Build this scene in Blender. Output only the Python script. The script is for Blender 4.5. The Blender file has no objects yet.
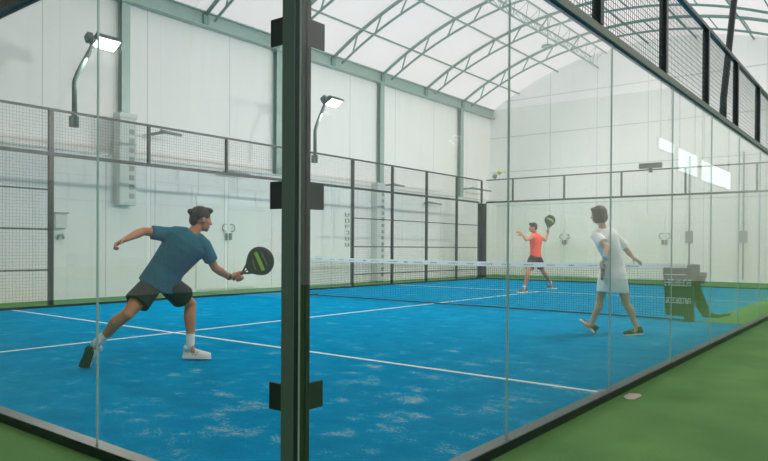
import bpy, bmesh, math, random
from mathutils import Vector, Matrix, noise
V = Vector
PI = math.pi
random.seed(7)
sc = bpy.context.scene
COL = sc.collection

# ------------------------------------------------------------------ measured points (metres, world space)
BLUE = dict(
    pelvis=(1.93, 3.739, 0.788),
    waist=(1.976, 3.682, 0.919),
    chest=(2.067, 3.566, 1.106),
    neck=(2.119, 3.502, 1.236),
    head=(2.19, 3.477, 1.364),
    shL=(1.935, 3.64, 1.22),
    shR=(2.207, 3.453, 1.116),
    elL=(1.734, 3.703, 1.248),
    wrL=(1.538, 3.661, 1.173),
    haL=(1.481, 3.669, 1.142),
    elR=(2.345, 3.467, 0.907),
    wrR=(2.536, 3.481, 0.81),
    haR=(2.608, 3.455, 0.818),
    hipL=(1.858, 3.766, 0.753),
    hipR=(2.005, 3.708, 0.749),
    knL=(1.597, 3.74, 0.502),
    anL=(1.448, 3.993, 0.232),
    knR=(2.299, 3.783, 0.549),
    anR=(2.261, 3.729, 0.128),
    heelL=(1.381, 3.997, 0.181),
    toeL=(1.396, 4.138, 0.007),
    heelR=(2.219, 3.765, 0.037),
    toeR=(2.396, 3.619, 0.021),
    racket=(2.632, 3.481, 0.819),
    tip=(2.789, 3.176, 1.042),
)
WOMAN = dict(
    pelvis=(6.912, 1.248, 0.789),
    waist=(6.92, 1.24, 0.982),
    chest=(6.873, 1.303, 1.188),
    neck=(6.838, 1.351, 1.368),
    head=(6.803, 1.398, 1.554),
    shL=(6.7, 1.397, 1.275),
    shR=(7.029, 1.234, 1.235),
    elL=(6.594, 1.205, 1.135),
    wrL=(6.452, 1.19, 0.981),
    haL=(6.473, 1.228, 0.912),
    elR=(7.175, 1.158, 1.099),
    wrR=(7.278, 1.106, 1.0),
    haR=(7.306, 1.069, 0.968),
    hipL=(6.856, 1.319, 0.749),
    hipR=(6.971, 1.172, 0.75),
    knL=(6.911, 1.408, 0.445),
    anL=(6.901, 1.515, 0.111),
    knR=(6.967, 1.091, 0.42),
    anR=(6.982, 0.955, 0.115),
    heelL=(6.908, 1.503, 0.013),
    toeL=(6.901, 1.678, 0.165),
    heelR=(7.0, 0.898, 0.029),
    toeR=(6.9, 1.091, 0.003),
    racket=(6.508, 1.215, 0.9),
    tip=(6.979, 1.423, 0.795),
)
RED = dict(
    pelvis=(13.73, 5.516, 0.898),
    waist=(13.73, 5.517, 1.097),
    chest=(13.738, 5.51, 1.296),
    neck=(13.72, 5.535, 1.47),
    head=(13.647, 5.55, 1.623),
    shL=(13.531, 5.533, 1.388),
    shR=(13.893, 5.475, 1.398),
    elL=(13.225, 5.518, 1.315),
    wrL=(13.265, 5.631, 1.425),
    haL=(13.227, 5.68, 1.474),
    elR=(14.16, 5.456, 1.314),
    wrR=(14.248, 5.427, 1.467),
    haR=(14.261, 5.412, 1.549),
    hipL=(13.591, 5.53, 0.85),
    hipR=(13.908, 5.531, 0.847),
    knL=(13.33, 5.535, 0.486),
    anL=(13.231, 5.577, 0.139),
    knR=(14.176, 5.508, 0.514),
    anR=(14.677, 5.511, 0.202),
    heelL=(13.276, 5.518, 0.044),
    toeL=(13.073, 5.697, 0.032),
    heelR=(14.63, 5.586, 0.058),
    toeR=(14.815, 5.413, 0.057),
    racket=(14.247, 5.43, 1.543),
    tip=(14.299, 5.367, 1.95),
)
CAM_LOC=(-1.68207, -1.70977, 1.11258); CAM_F=(0.78893, 0.61444, -0.0077); CAM_R=(0.61448, -0.78891, 0.0061); CAM_U=(0.00233, 0.00954, 0.99995)

# ------------------------------------------------------------------ materials
MATS = {}
def s2l(c):
    return tuple((x/12.92 if x <= .04045 else ((x+.055)/1.055)**2.4) for x in c)
def rgb(r, g, b): return s2l((r/255, g/255, b/255)) + (1,)
def mat(name, col, rough=.6, metal=0, var=.0, scale=20, bump=0, bscale=60, spec=.5, emit=None, estr=0):
    if name in MATS: return MATS[name]
    m = bpy.data.materials.new(name); m.use_nodes = True
    nt = m.node_tree; b = nt.nodes['Principled BSDF']
    b.inputs['Base Color'].default_value = col
    b.inputs['Roughness'].default_value = rough; b.inputs['Metallic'].default_value = metal
    b.inputs['Specular IOR Level'].default_value = spec
    tc = nt.nodes.new('ShaderNodeTexCoord')
    n = nt.nodes.new('ShaderNodeTexNoise'); n.inputs['Scale'].default_value = scale; n.inputs['Detail'].default_value = 4
    nt.links.new(tc.outputs['Object'], n.inputs['Vector'])
    mx = nt.nodes.new('ShaderNodeMix'); mx.data_type = 'RGBA'
    mx.inputs[6].default_value = tuple(c*(1-var) for c in col[:3]) + (1,)
    mx.inputs[7].default_value = tuple(min(1, c*(1+var)) for c in col[:3]) + (1,)
    nt.links.new(n.outputs['Fac'], mx.inputs[0]); nt.links.new(mx.outputs[2], b.inputs['Base Color'])
    if bump:
        n2 = nt.nodes.new('ShaderNodeTexNoise'); n2.inputs['Scale'].default_value = bscale; n2.inputs['Detail'].default_value = 6
        nt.links.new(tc.outputs['Object'], n2.inputs['Vector'])
        bp = nt.nodes.new('ShaderNodeBump'); bp.inputs['Strength'].default_value = bump; bp.inputs['Distance'].default_value = .02
        nt.links.new(n2.outputs['Fac'], bp.inputs['Height']); nt.links.new(bp.outputs['Normal'], b.inputs['Normal'])
    if emit:
        b.inputs['Emission Color'].default_value = emit; b.inputs['Emission Strength'].default_value = estr
    MATS[name] = m
    return m

BLACK = mat('black_steel', rgb(24, 38, 40), .32, 0, .12, 8, .05, 90)
GALV = mat('galvanised_steel', rgb(160, 182, 176), .45, .35, .12, 6)
GALVD = mat('steel_dark_grey', rgb(74, 96, 94), .5, .2, .1, 6)
TRUSS = mat('truss_steel', rgb(122, 154, 146), .5, .25, .1, 5)
WIRE = mat('mesh_wire', rgb(70, 88, 86), .5, .3, .05)
NETC = mat('net_cord', rgb(34, 58, 66), .8, 0, .1)
WHITEP = mat('white_plastic', rgb(212, 216, 210), .4, 0, .03)
WHITEM = mat('white_housing', rgb(205, 212, 207), .45, 0, .04)
GREYM = mat('grey_metal', rgb(140, 150, 146), .45, .2, .06)
DARKP = mat('dark_plastic', rgb(44, 52, 50), .5, 0, .1)
TAPE = mat('net_tape_white', rgb(244, 245, 243), .6, 0, .04)
PAD = mat('dark_padding', rgb(58, 66, 58), .7, 0, .12, 12, .1, 40)
SKIN = mat('skin_tan', rgb(188, 128, 98), .55, 0, .07, 25, .04, 120, spec=.3)
SKINL = mat('skin_light', rgb(206, 160, 138), .55, 0, .07, 25, .04, 120, spec=.3)
HAIRD = mat('hair_dark', rgb(40, 34, 34), .5, 0, .35, 90, .6, 160)
HAIRB = mat('hair_brown', rgb(70, 62, 56), .5, 0, .35, 90, .6, 160)
TEAL = mat('shirt_teal', rgb(26, 102, 122), .85, 0, .22, 9, 1.0, 11, spec=.2)
SHORT = mat('shorts_dark_green', rgb(46, 56, 50), .85, 0, .15, 12, .35, 18, spec=.2)
SHORTB = mat('shorts_black', rgb(36, 38, 42), .85, 0, .15, 12, .3, 18, spec=.2)
REDM = mat('tank_red', rgb(226, 82, 66), .85, 0, .08, 12, .3, 18, spec=.2)
YELT = mat('yellow_trim', rgb(220, 190, 70), .8)
WCLOTH = mat('white_cloth', rgb(244, 246, 246), .85, 0, .03, 10, .9, 12, spec=.2)
SOCK = mat('white_sock', rgb(226, 226, 222), .9, 0, .05, 30, .3, 80)
SHOEW = mat('white_shoe', rgb(222, 222, 218), .6, 0, .05, 20)
SHOEN = mat('navy_shoe', rgb(40, 50, 62), .6, 0, .15, 20)
SHOEG = mat('grey_shoe', rgb(96, 104, 112), .6, 0, .3, 30)
SOLED = mat('dark_sole', rgb(44, 50, 46), .7, 0, .12, 60)
SOLEW = mat('white_sole', rgb(224, 222, 214), .6, 0, .03, 30)
RFACE = mat('racket_carbon', rgb(44, 62, 54), .45, 0, .3, 60)
RFRAME = mat('racket_frame', rgb(52, 62, 60), .35, 0, .1)
LIME = mat('lime_decal', rgb(150, 200, 60), .5, 0, .08)
HOLE = mat('drilled_hole', rgb(20, 28, 26), .8)
TEALB = mat('teal_wristband', rgb(40, 170, 190), .8)
EYEM = mat('eye_dark', rgb(30, 24, 22), .2)
BALLM = mat('ball_felt', rgb(205, 220, 70), .9, 0, .08, 60, .4, 200)
LED = mat('led_panel', (1, 1, 1, 1), .3, emit=(1, 1, .97, 1), estr=6)
BLUED = mat('mark_blue', rgb(50, 110, 170), .6)
GREYT = mat('mark_grey', rgb(120, 140, 145), .6)
TEALT = mat('mark_teal', rgb(30, 110, 110), .6)
ORT = mat('mark_orange', rgb(215, 110, 60), .6)
BANG = mat('banner_green', rgb(52, 74, 44), .75, 0, .12, 8, .1, 30)
BANW = mat('banner_letters', rgb(245, 248, 245), .7)

def glass_mat():
    m = bpy.data.materials.new('clear_glass'); m.use_nodes = True
    nt = m.node_tree; nt.nodes.clear()
    out = nt.nodes.new('ShaderNodeOutputMaterial'); mx = nt.nodes.new('ShaderNodeMixShader')
    tr = nt.nodes.new('ShaderNodeBsdfTransparent'); tr.inputs[0].default_value = (.962, .98, .972, 1)
    gl = nt.nodes.new('ShaderNodeBsdfGlossy'); gl.inputs['Roughness'].default_value = .0; gl.inputs['Color'].default_value = (.99, 1, .99, 1)
    fr = nt.nodes.new('ShaderNodeFresnel'); ge = nt.nodes.new('ShaderNodeNewGeometry')
    ma = nt.nodes.new('ShaderNodeMath'); ma.operation = 'MULTIPLY_ADD'      # 1.5 in front, 1/1.5 behind: both faces of the pane act alike
    ma.inputs[1].default_value = 1/1.5 - 1.5; ma.inputs[2].default_value = 1.5
    nt.links.new(ge.outputs['Backfacing'], ma.inputs[0]); nt.links.new(ma.outputs[0], fr.inputs['IOR'])
    nt.links.new(fr.outputs[0], mx.inputs[0]); nt.links.new(tr.outputs[0], mx.inputs[1]); nt.links.new(gl.outputs[0], mx.inputs[2])
    nt.links.new(mx.outputs[0], out.inputs[0])
    return m
GLASS = glass_mat()
GEDGE = mat('glass_edge', rgb(176, 206, 198), .25, 0, .05)

def wall_mat(name, axis, pitch, col, zlines=()):
    """painted metal cladding: vertical joints every `pitch` m along `axis`, horizontal joints at zlines"""
    m = mat(name, col, .55, 0, .02, 1.2, .03, 6)
    nt = m.node_tree; b = nt.nodes['Principled BSDF']
    src = b.inputs['Base Color'].links[0].from_socket
    tc = nt.nodes.new('ShaderNodeTexCoord'); sp = nt.nodes.new('ShaderNodeSeparateXYZ'); nt.links.new(tc.outputs['Object'], sp.inputs[0])
    def M(op, a, bb=None, c=None):
        n = nt.nodes.new('ShaderNodeMath'); n.operation = op
        for i, v in enumerate((a, bb, c)):
            if v is None: continue
            if isinstance(v, (int, float)): n.inputs[i].default_value = v
            else: nt.links.new(v, n.inputs[i])
        return n.outputs[0]
    t = M('MULTIPLY', sp.outputs[axis], 1/pitch); fr = M('FRACT', t); d = M('ABSOLUTE', M('SUBTRACT', fr, .5))
    line = M('GREATER_THAN', d, .5 - .012/pitch)
    for z in zlines:
        line = M('MAXIMUM', line, M('LESS_THAN', M('ABSOLUTE', M('SUBTRACT', sp.outputs[2], z)), .018))
    mx = nt.nodes.new('ShaderNodeMix'); mx.data_type = 'RGBA'
    nt.links.new(M('MULTIPLY', line, .5), mx.inputs[0]); nt.links.new(src, mx.inputs[6]); mx.inputs[7].default_value = rgb(150, 166, 160)
    # faint streaks of dirt running down
    nz = nt.nodes.new('ShaderNodeTexNoise'); mp = nt.nodes.new('ShaderNodeMapping'); nt.links.new(tc.outputs['Object'], mp.inputs[0])
    mp.inputs['Scale'].default_value = (3, 3, .25); nt.links.new(mp.outputs[0], nz.inputs['Vector']); nz.inputs['Scale'].default_value = 1.5
    rp = nt.nodes.new('ShaderNodeMapRange'); nt.links.new(nz.outputs['Fac'], rp.inputs[0]); rp.inputs[1].default_value = .5; rp.inputs[2].default_value = .9; rp.inputs[4].default_value = .14
    m2 = nt.nodes.new('ShaderNodeMix'); m2.data_type = 'RGBA'; nt.links.new(rp.outputs[0], m2.inputs[0]); nt.links.new(mx.outputs[2], m2.inputs[6]); m2.inputs[7].default_value = rgb(184, 196, 190)
    nt.links.new(m2.outputs[2], b.inputs['Base Color'])
    return m
WALLS = wall_mat('cladding_side', 0, 2.4, rgb(244, 242, 240))
WALLL = wall_mat('cladding_lower', 0, 1.2, rgb(236, 236, 235))
WALLF = wall_mat('cladding_far', 1, 1.9, rgb(243, 243, 242), (2.9, 4.3, 5.75, 7.25))

def roof_mat():
    m = bpy.data.materials.new('roof_fabric'); m.use_nodes = True
    nt = m.node_tree; nt.nodes.clear()
    out = nt.nodes.new('ShaderNodeOutputMaterial'); mx = nt.nodes.new('ShaderNodeMixShader'); mx.inputs[0].default_value = .62
    d = nt.nodes.new('ShaderNodeBsdfDiffuse'); t = nt.nodes.new('ShaderNodeBsdfTranslucent')
    tc = nt.nodes.new('ShaderNodeTexCoord'); n = nt.nodes.new('ShaderNodeTexNoise'); n.inputs['Scale'].default_value = .5
    nt.links.new(tc.outputs['Object'], n.inputs['Vector'])
    c = nt.nodes.new('ShaderNodeMix'); c.data_type = 'RGBA'; c.inputs[6].default_value = (.86, .87, .86, 1); c.inputs[7].default_value = (.92, .92, .91, 1)
    nt.links.new(n.outputs['Fac'], c.inputs[0]); nt.links.new(c.outputs[2], d.inputs[0]); nt.links.new(c.outputs[2], t.inputs[0])
    nt.links.new(d.outputs[0], mx.inputs[1]); nt.links.new(t.outputs[0], mx.inputs[2]); nt.links.new(mx.outputs[0], out.inputs[0])
    return m
ROOF = roof_mat()

def turf_mat():
    m = mat('green_turf', rgb(84, 124, 66), .9, 0, .0, 30, .5, 260, spec=.15)
    nt = m.node_tree; b = nt.nodes['Principled BSDF']; tc = nt.nodes['Texture Coordinate']
    n = nt.nodes.new('ShaderNodeTexNoise'); n.inputs['Scale'].default_value = 140; n.inputs['Detail'].default_value = 3
    n2 = nt.nodes.new('ShaderNodeTexNoise'); n2.inputs['Scale'].default_value = 1.3; n2.inputs['Detail'].default_value = 5
    for k in (n, n2): nt.links.new(tc.outputs['Object'], k.inputs['Vector'])
    r = nt.nodes.new('ShaderNodeValToRGB'); r.color_ramp.elements[0].position = .3; r.color_ramp.elements[0].color = rgb(78, 126, 68)
    r.color_ramp.elements[1].position = .72; r.color_ramp.elements[1].color = rgb(118, 164, 98)
    mx = nt.nodes.new('ShaderNodeMath'); mx.operation = 'MULTIPLY_ADD'; mx.inputs[1].default_value = .5
    ad = nt.nodes.new('ShaderNodeMath'); ad.operation = 'MULTIPLY'; ad.inputs[1].default_value = .5
    nt.links.new(n2.outputs['Fac'], ad.inputs[0]); nt.links.new(n.outputs['Fac'], mx.inputs[0]); nt.links.new(ad.outputs[0], mx.inputs[2])
    nt.links.new(mx.outputs[0], r.inputs[0]); nt.links.new(r.outputs[0], b.inputs['Base Color'])
    return m
TURF = turf_mat()

def court_mat(name, col, col2, sand_amt):
    m = mat(name, col, .9, 0, .05, 30, .35, 220, spec=.0)
    nt = m.node_tree; b = nt.nodes['Principled BSDF']; tc = nt.nodes['Texture Coordinate']
    def N(sx, sy, scale, det=5):
        mp = nt.nodes.new('ShaderNodeMapping'); mp.inputs['Scale'].default_value = (sx, sy, 1)
        n = nt.nodes.new('ShaderNodeTexNoise'); n.inputs['Scale'].default_value = scale; n.inputs['Detail'].default_value = det; n.inputs['Roughness'].default_value = .65
        nt.links.new(tc.outputs['Object'], mp.inputs[0]); nt.links.new(mp.outputs[0], n.inputs['Vector']); return n.outputs['Fac']
    def R(x, a, bb, o=1):
        r = nt.nodes.new('ShaderNodeMapRange'); nt.links.new(x, r.inputs[0]); r.inputs[1].default_value = a; r.inputs[2].default_value = bb; r.inputs[4].default_value = o; return r.outputs[0]
    def M(op, a, bb):
        n = nt.nodes.new('ShaderNodeMath'); n.operation = op
        for i, v in enumerate((a, bb)):
            if isinstance(v, (int, float)): n.inputs[i].default_value = v
            else: nt.links.new(v, n.inputs[i])
        return n.outputs[0]
    big = N(1, 1, .7, 3); streak = N(1.25, 1.0, 3.0, 9); grain = N(1, 1, 70, 3)
    base = nt.nodes.new('ShaderNodeMix'); base.data_type = 'RGBA'; base.inputs[6].default_value = col; base.inputs[7].default_value = col2
    nt.links.new(R(M('ADD', M('MULTIPLY', streak, .7), M('MULTIPLY', grain, .3)), .35, .7), base.inputs[0])
    # worn, sandy patches: mostly in the near end of the court, towards the glass
    sp = nt.nodes.new('ShaderNodeSeparateXYZ'); nt.links.new(tc.outputs['Object'], sp.inputs[0])
    d = M('SQRT', M('ADD', M('POWER', M('MULTIPLY', M('SUBTRACT', sp.outputs[0], 1.6), .55), 2), M('POWER', M('MULTIPLY', M('SUBTRACT', sp.outputs[1], 1.2), .7), 2)), 0)
    near = R(d, 2.2, .0)
    sand = M('MULTIPLY', R(M('ADD', M('ADD', streak, M('MULTIPLY', near, .09)), M('MULTIPLY', M('SUBTRACT', grain, .5), .5)), .645, .80), sand_amt)
    mx = nt.nodes.new('ShaderNodeMix'); mx.data_type = 'RGBA'; nt.links.new(sand, mx.inputs[0])
    nt.links.new(base.outputs[2], mx.inputs[6]); mx.inputs[7].default_value = rgb(176, 188, 182)
    nt.links.new(mx.outputs[2], b.inputs['Base Color'])
    return m
COURT = court_mat('blue_court_turf', rgb(0, 116, 164), rgb(0, 146, 194), .8)
LINE = mat('line_paint', rgb(206, 214, 212), .8, 0, .12, 9)
SANDM = mat('sand_spot', rgb(186, 176, 162), .9, 0, .15, 40)

# ------------------------------------------------------------------ mesh helpers
def quad_box(bm, p0, p1, mi=0):
    (x0, y0, z0), (x1, y1, z1) = p0, p1
    vs = [bm.verts.new(c) for c in ((x0,y0,z0),(x1,y0,z0),(x1,y1,z0),(x0,y1,z0),(x0,y0,z1),(x1,y0,z1),(x1,y1,z1),(x0,y1,z1))]
    out = []
    for f in ((3,2,1,0),(4,5,6,7),(0,1,5,4),(1,2,6,5),(2,3,7,6),(3,0,4,7)):
        fc = bm.faces.new([vs[i] for i in f]); fc.material_index = mi; out.append(fc)
    return out
def frame_of(a, b, ref=None):
    t = (V(b)-V(a)).normalized()
    r = V(ref) if ref is not None else (V((0,0,1)) if abs(t.z) < .9 else V((1,0,0)))
    s = t.cross(r)
    if s.length < 1e-5: s = t.cross(V((.3,.8,.1)))
    s.normalize(); return t, s, s.cross(t)
def ring(bm, c, s, u, a, b, n):
    return [bm.verts.new(V(c) + s*(a*math.cos(2*PI*k/n)) + u*(b*math.sin(2*PI*k/n))) for k in range(n)]
def skin_rings(bm, rs, cap=True, mi=0, smooth=True):
    for A, B in zip(rs, rs[1:]):
        n = len(A)
        for k in range(n):
            f = bm.faces.new((A[k], A[(k+1) % n], B[(k+1) % n], B[k])); f.material_index = mi; f.smooth = smooth
    if cap:
        f = bm.faces.new(rs[0][::-1]); f.material_index = mi
        f = bm.faces.new(rs[-1]); f.material_index = mi
def tube(bm, a, b, ra, rb=None, n=10, mi=0, ref=None, flat=1.0):
    rb = ra if rb is None else rb
    t, s, u = frame_of(a, b, ref)
    skin_rings(bm, [ring(bm, a, s, u, ra, ra*flat, n), ring(bm, b, s, u, rb, rb*flat, n)], True, mi)
def path(bm, pts, r, n=8, mi=0):
    pts = [V(p) for p in pts]; rs = []; s = None
    for i, p in enumerate(pts):
        t = (pts[min(i+1, len(pts)-1)] - pts[max(i-1, 0)]).normalized()
        if s is None: s = t.cross(V((0,0,1)) if abs(t.z) < .9 else V((1,0,0))).normalized()
        else: s = (s - t*s.dot(t)).normalized()
        rs.append(ring(bm, p, s, s.cross(t), r, r, n))
    skin_rings(bm, rs, True, mi)
def bar(bm, a, b, w, h, ref=(0,0,1), mi=0):
    """square-section bar: w across, h along ref"""
    t, s, u = frame_of(a, b, ref); vs = []
    for p in (V(a), V(b)):
        vs.append([bm.verts.new(p + s*x*w/2 + u*y*h/2) for x, y in ((-1,-1),(1,-1),(1,1),(-1,1))])
    skin_rings(bm, vs, True, mi, False)
def ell(bm, c, ax, rad, seg=16, rings_=10):
    """ellipsoid: ax = three unit axes, rad = three radii"""
    c = V(c); rs = []
    for i in range(1, rings_):
        th = PI*i/rings_; z = math.cos(th)*rad[2]; k = math.sin(th)
        rs.append([bm.verts.new(c + ax[2]*z + ax[0]*(k*rad[0]*math.cos(2*PI*j/seg)) + ax[1]*(k*rad[1]*math.sin(2*PI*j/seg))) for j in range(seg)])
    for A, B in zip(rs, rs[1:]):
        for j in range(seg): bm.faces.new((A[j], B[j], B[(j+1) % seg], A[(j+1) % seg])).smooth = True
    top = bm.verts.new(c + ax[2]*rad[2]); bot = bm.verts.new(c - ax[2]*rad[2])
    for j in range(seg):
        bm.faces.new((top, rs[0][j], rs[0][(j+1) % seg])).smooth = True
        bm.faces.new((bot, rs[-1][(j+1) % seg], rs[-1][j])).smooth = True
WX = (V((1,0,0)), V((0,1,0)), V((0,0,1)))
def ball(bm, c, r): ell(bm, c, WX, (r, r, r), 12, 8)
def caps(bm, a, b, ra, rb=None):
    """tapered capsule, for bodies"""
    rb = ra if rb is None else rb
    ball(bm, a, ra); ball(bm, b, rb)
    if (V(a)-V(b)).length > 1e-4: tube(bm, a, b, ra, rb, 14)

def link(name, bm, m, parent=None, recalc=True, bevel=0):
    if recalc: bmesh.ops.recalc_face_normals(bm, faces=bm.faces)
    me = bpy.data.meshes.new(name); bm.to_mesh(me); bm.free()
    for k in (m if isinstance(m, (list, tuple)) else [m]): me.materials.append(k)
    o = bpy.data.objects.new(name, me); COL.objects.link(o)
    if bevel:
        md = o.modifiers.new('b', 'BEVEL'); md.width = bevel; md.segments = 2; md.limit_method = 'ANGLE'
    if parent is not None:
        o.parent = parent; o.matrix_parent_inverse = Matrix.Translation(-V(parent.location)) if parent.type == 'EMPTY' and parent.parent is None else parent.get('_inv') or Matrix()
    return o
def sub(o, parent):
    """parent o (built in world space) under a part whose own mesh is in world space"""
    o.parent = parent; o.matrix_parent_inverse = Matrix(); return o
def tag(o, label=None, cat=None, group=None, kind=None):
    if label: o['label'] = label
    if cat: o['category'] = cat
    if group: o['group'] = group
    if kind: o['kind'] = kind
    return o
def thing(name, label, cat, loc=(0,0,0), group=None):
    o = bpy.data.objects.new(name, None); o.location = loc; o.empty_display_size = .1; COL.objects.link(o)
    return tag(o, label, cat, group)
def struct(name, bm, m, parent=None):
    o = link(name, bm, m, parent)
    if parent is None: o['kind'] = 'structure'
    return o
def remeshed(name, bm, m, parent, voxel, smooth=3):
    """closed overlapping volumes -> one continuous smooth skin"""
    bmesh.ops.recalc_face_normals(bm, faces=bm.faces)
    me = bpy.data.meshes.new('t'); bm.to_mesh(me); bm.free()
    o = bpy.data.objects.new('t', me); COL.objects.link(o)
    md = o.modifiers.new('r', 'REMESH'); md.mode = 'VOXEL'; md.voxel_size = voxel; md.use_smooth_shade = True
    ms = o.modifiers.new('s', 'SMOOTH'); ms.iterations = smooth; ms.factor = .5
    dg = bpy.context.evaluated_depsgraph_get()
    new = bpy.data.meshes.new_from_object(o.evaluated_get(dg)); bpy.data.objects.remove(o); bpy.data.meshes.remove(me)
    new.name = name; new.materials.clear()
    for k in (m if isinstance(m, (list, tuple)) else [m]): new.materials.append(k)
    for p in new.polygons: p.use_smooth = True
    r = bpy.data.objects.new(name, new); COL.objects.link(r)
    if parent is not None:
        r.parent = parent; r.matrix_parent_inverse = Matrix.Translation(-V(parent.location)) if parent.type == 'EMPTY' else Matrix()
    return r
def B(): return bmesh.new()

# ------------------------------------------------------------------ dimensions
W, L = 10.274, 19.39          # court width and length between fences
NX = .16                      # plane of the near fence
HG, HT = 2.58, 3.55           # glass height, fence height
HY, HX = 12.22, 23.5          # hall: left wall, far wall
RY = -.75                     # hall: right wall (from x = 5.3 on)
EZ = 6.85                     # eaves
AY, AR = (HY+RY)/2, None
LY = HY-.32; half = (HY-RY)/2; SAG = 1.9; AR = (half*half+SAG*SAG)/(2*SAG)
def arch(y, off=0): return EZ + SAG - AR + math.sqrt((AR-off)**2 - (y-AY)**2)
def arch_pt(x, th, off=0): return V((x, AY + (AR-off)*math.sin(th), EZ+SAG-AR + (AR-off)*math.cos(th)))
TH = math.asin(half/AR)

# ------------------------------------------------------------------ the hall
bm = B(); quad_box(bm, (-8.2, -12.2, -.1), (HX+.2, HY+.2, 0)); fl = struct('floor', bm, TURF)
bm = B(); quad_box(bm, (-8.2, HY, 0), (HX+.2, HY+.15, EZ+.1)); struct('wall_left', bm, WALLS)
bm = B(); quad_box(bm, (-8, LY, .0), (HX, HY-.002, 3.06)); struct('baseboard_left', bm, WALLL)
bm = B(); quad_box(bm, (-8, LY-.03, 3.06), (HX, HY-.002, 3.1)); struct('trim_1', bm, WHITEM)
def arch_wall(name, x0, x1, y0, y1, m):
    bm = B(); n = 40; A = []; Bv = []
    for x, lst in ((x0, A), (x1, Bv)):
        lst.append(bm.verts.new((x, y0, 0)))
        for k in range(n+1):
            y = y0 + (y1-y0)*k/n; lst.append(bm.verts.new((x, y, arch(min(max(y, RY+.001), HY-.001)))))
        lst.append(bm.verts.new((x, y1, 0)))
    skin_rings(bm, [A, Bv], True, 0, False)
    return struct(name, bm, m)
arch_wall('wall_far', HX, HX+.15, RY, HY, WALLF)
arch_wall('wall_back', -8.2, -8.05, RY, HY, WALLS)
bm = B(); quad_box(bm, (-8.2, -12.2, 0), (HX+.15, -12.05, EZ+.1)); struct('wall_outer', bm, WALLS)
bm = B(); quad_box(bm, (HX, -12.05, 0), (HX+.15, RY-.15, EZ+.1)); struct('wall_divider', bm, WALLS)
bm = B(); quad_box(bm, (-8.2, -12.05, 0), (-8.05, RY, EZ+.1)); struct('wall_entrance', bm, WALLS)
# translucent roof skin
bm = B(); rs = []
for x in (-1.0, HX+.15):
    rs.append([bm.verts.new(arch_pt(x, -TH + 2*TH*k/48)) for k in range(49)])
for k in range(48): bm.faces.new((rs[0][k], rs[0][k+1], rs[1][k+1], rs[1][k])).smooth = True
struct('ceiling', bm, ROOF)
bm = B(); rs = []
for x in (-8.2, -1.0):
    rs.append([bm.verts.new(arch_pt(x, -TH + 2*TH*k/48)) for k in range(49)])
for k in range(48): bm.faces.new((rs[0][k], rs[0][k+1], rs[1][k+1], rs[1][k])).smooth = True
struct('ceiling_blocker', bm, mat('blocking_roof', rgb(150, 156, 152), .8, 0, .05, 2))  # unseen roof end, made opaque to darken the near left side
bm = B(); vs = [bm.verts.new(p) for p in ((-8.2,-12.2,EZ+.1),(HX+.15,-12.2,EZ+.1),(HX+.15,RY,EZ),(-8.2,RY,EZ))]; bm.faces.new(vs)
struct('ceiling_side', bm, ROOF)
# eave beams: I sections
def ibeam(name, y, x0, x1, label):
    bm = B(); z0, z1 = EZ-.27, EZ+.1
    quad_box(bm, (x0, y-.1, z0), (x1, y+.1, z0+.03)); quad_box(bm, (x0, y-.1, z1-.03), (x1, y+.1, z1)); quad_box(bm, (x0, y-.02, z0+.03), (x1, y+.02, z1-.03))
    tag(link(name, bm, GALV), label, 'beam', 'eave beams')
ibeam('eave_beam', HY-.13, -8, HX, 'long grey steel eave beam along top of left white wall')
ibeam('eave_beam', RY+.02, -8, HX, 'grey steel eave beam above the right glass wall side of hall')
# steel columns
for i, x in enumerate((-3.2, 1.8, 6.55, 11.2, 15.85, 20.95)):
    bm = B(); z0 = 3.1
    quad_box(bm, (x-.1, HY-.18, z0), (x+.1, HY-.165, EZ-.27)); quad_box(bm, (x-.1, HY-.035, z0), (x+.1, HY-.02, EZ-.27)); quad_box(bm, (x-.012, HY-.165, z0), (x+.012, HY-.035, EZ-.27))
    quad_box(bm, (x-.14, HY-.22, EZ-.3), (x+.14, HY-.02, EZ-.27))
    lab = {2: 'grey steel wall column rising behind the nearest floodlight', 4: 'grey steel wall column left of the far end of left wall, second from far corner', 5: 'grey steel wall column on left wall nearest the far corner', 3: 'grey steel wall column hidden behind black corner post'}.get(i, 'grey steel wall column outside the left edge of view, %s' % ('nearer the camera' if i else 'behind the camera'))
    tag(link('steel_column', bm, GALV), lab, 'column', 'steel columns on the left wall')
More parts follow.
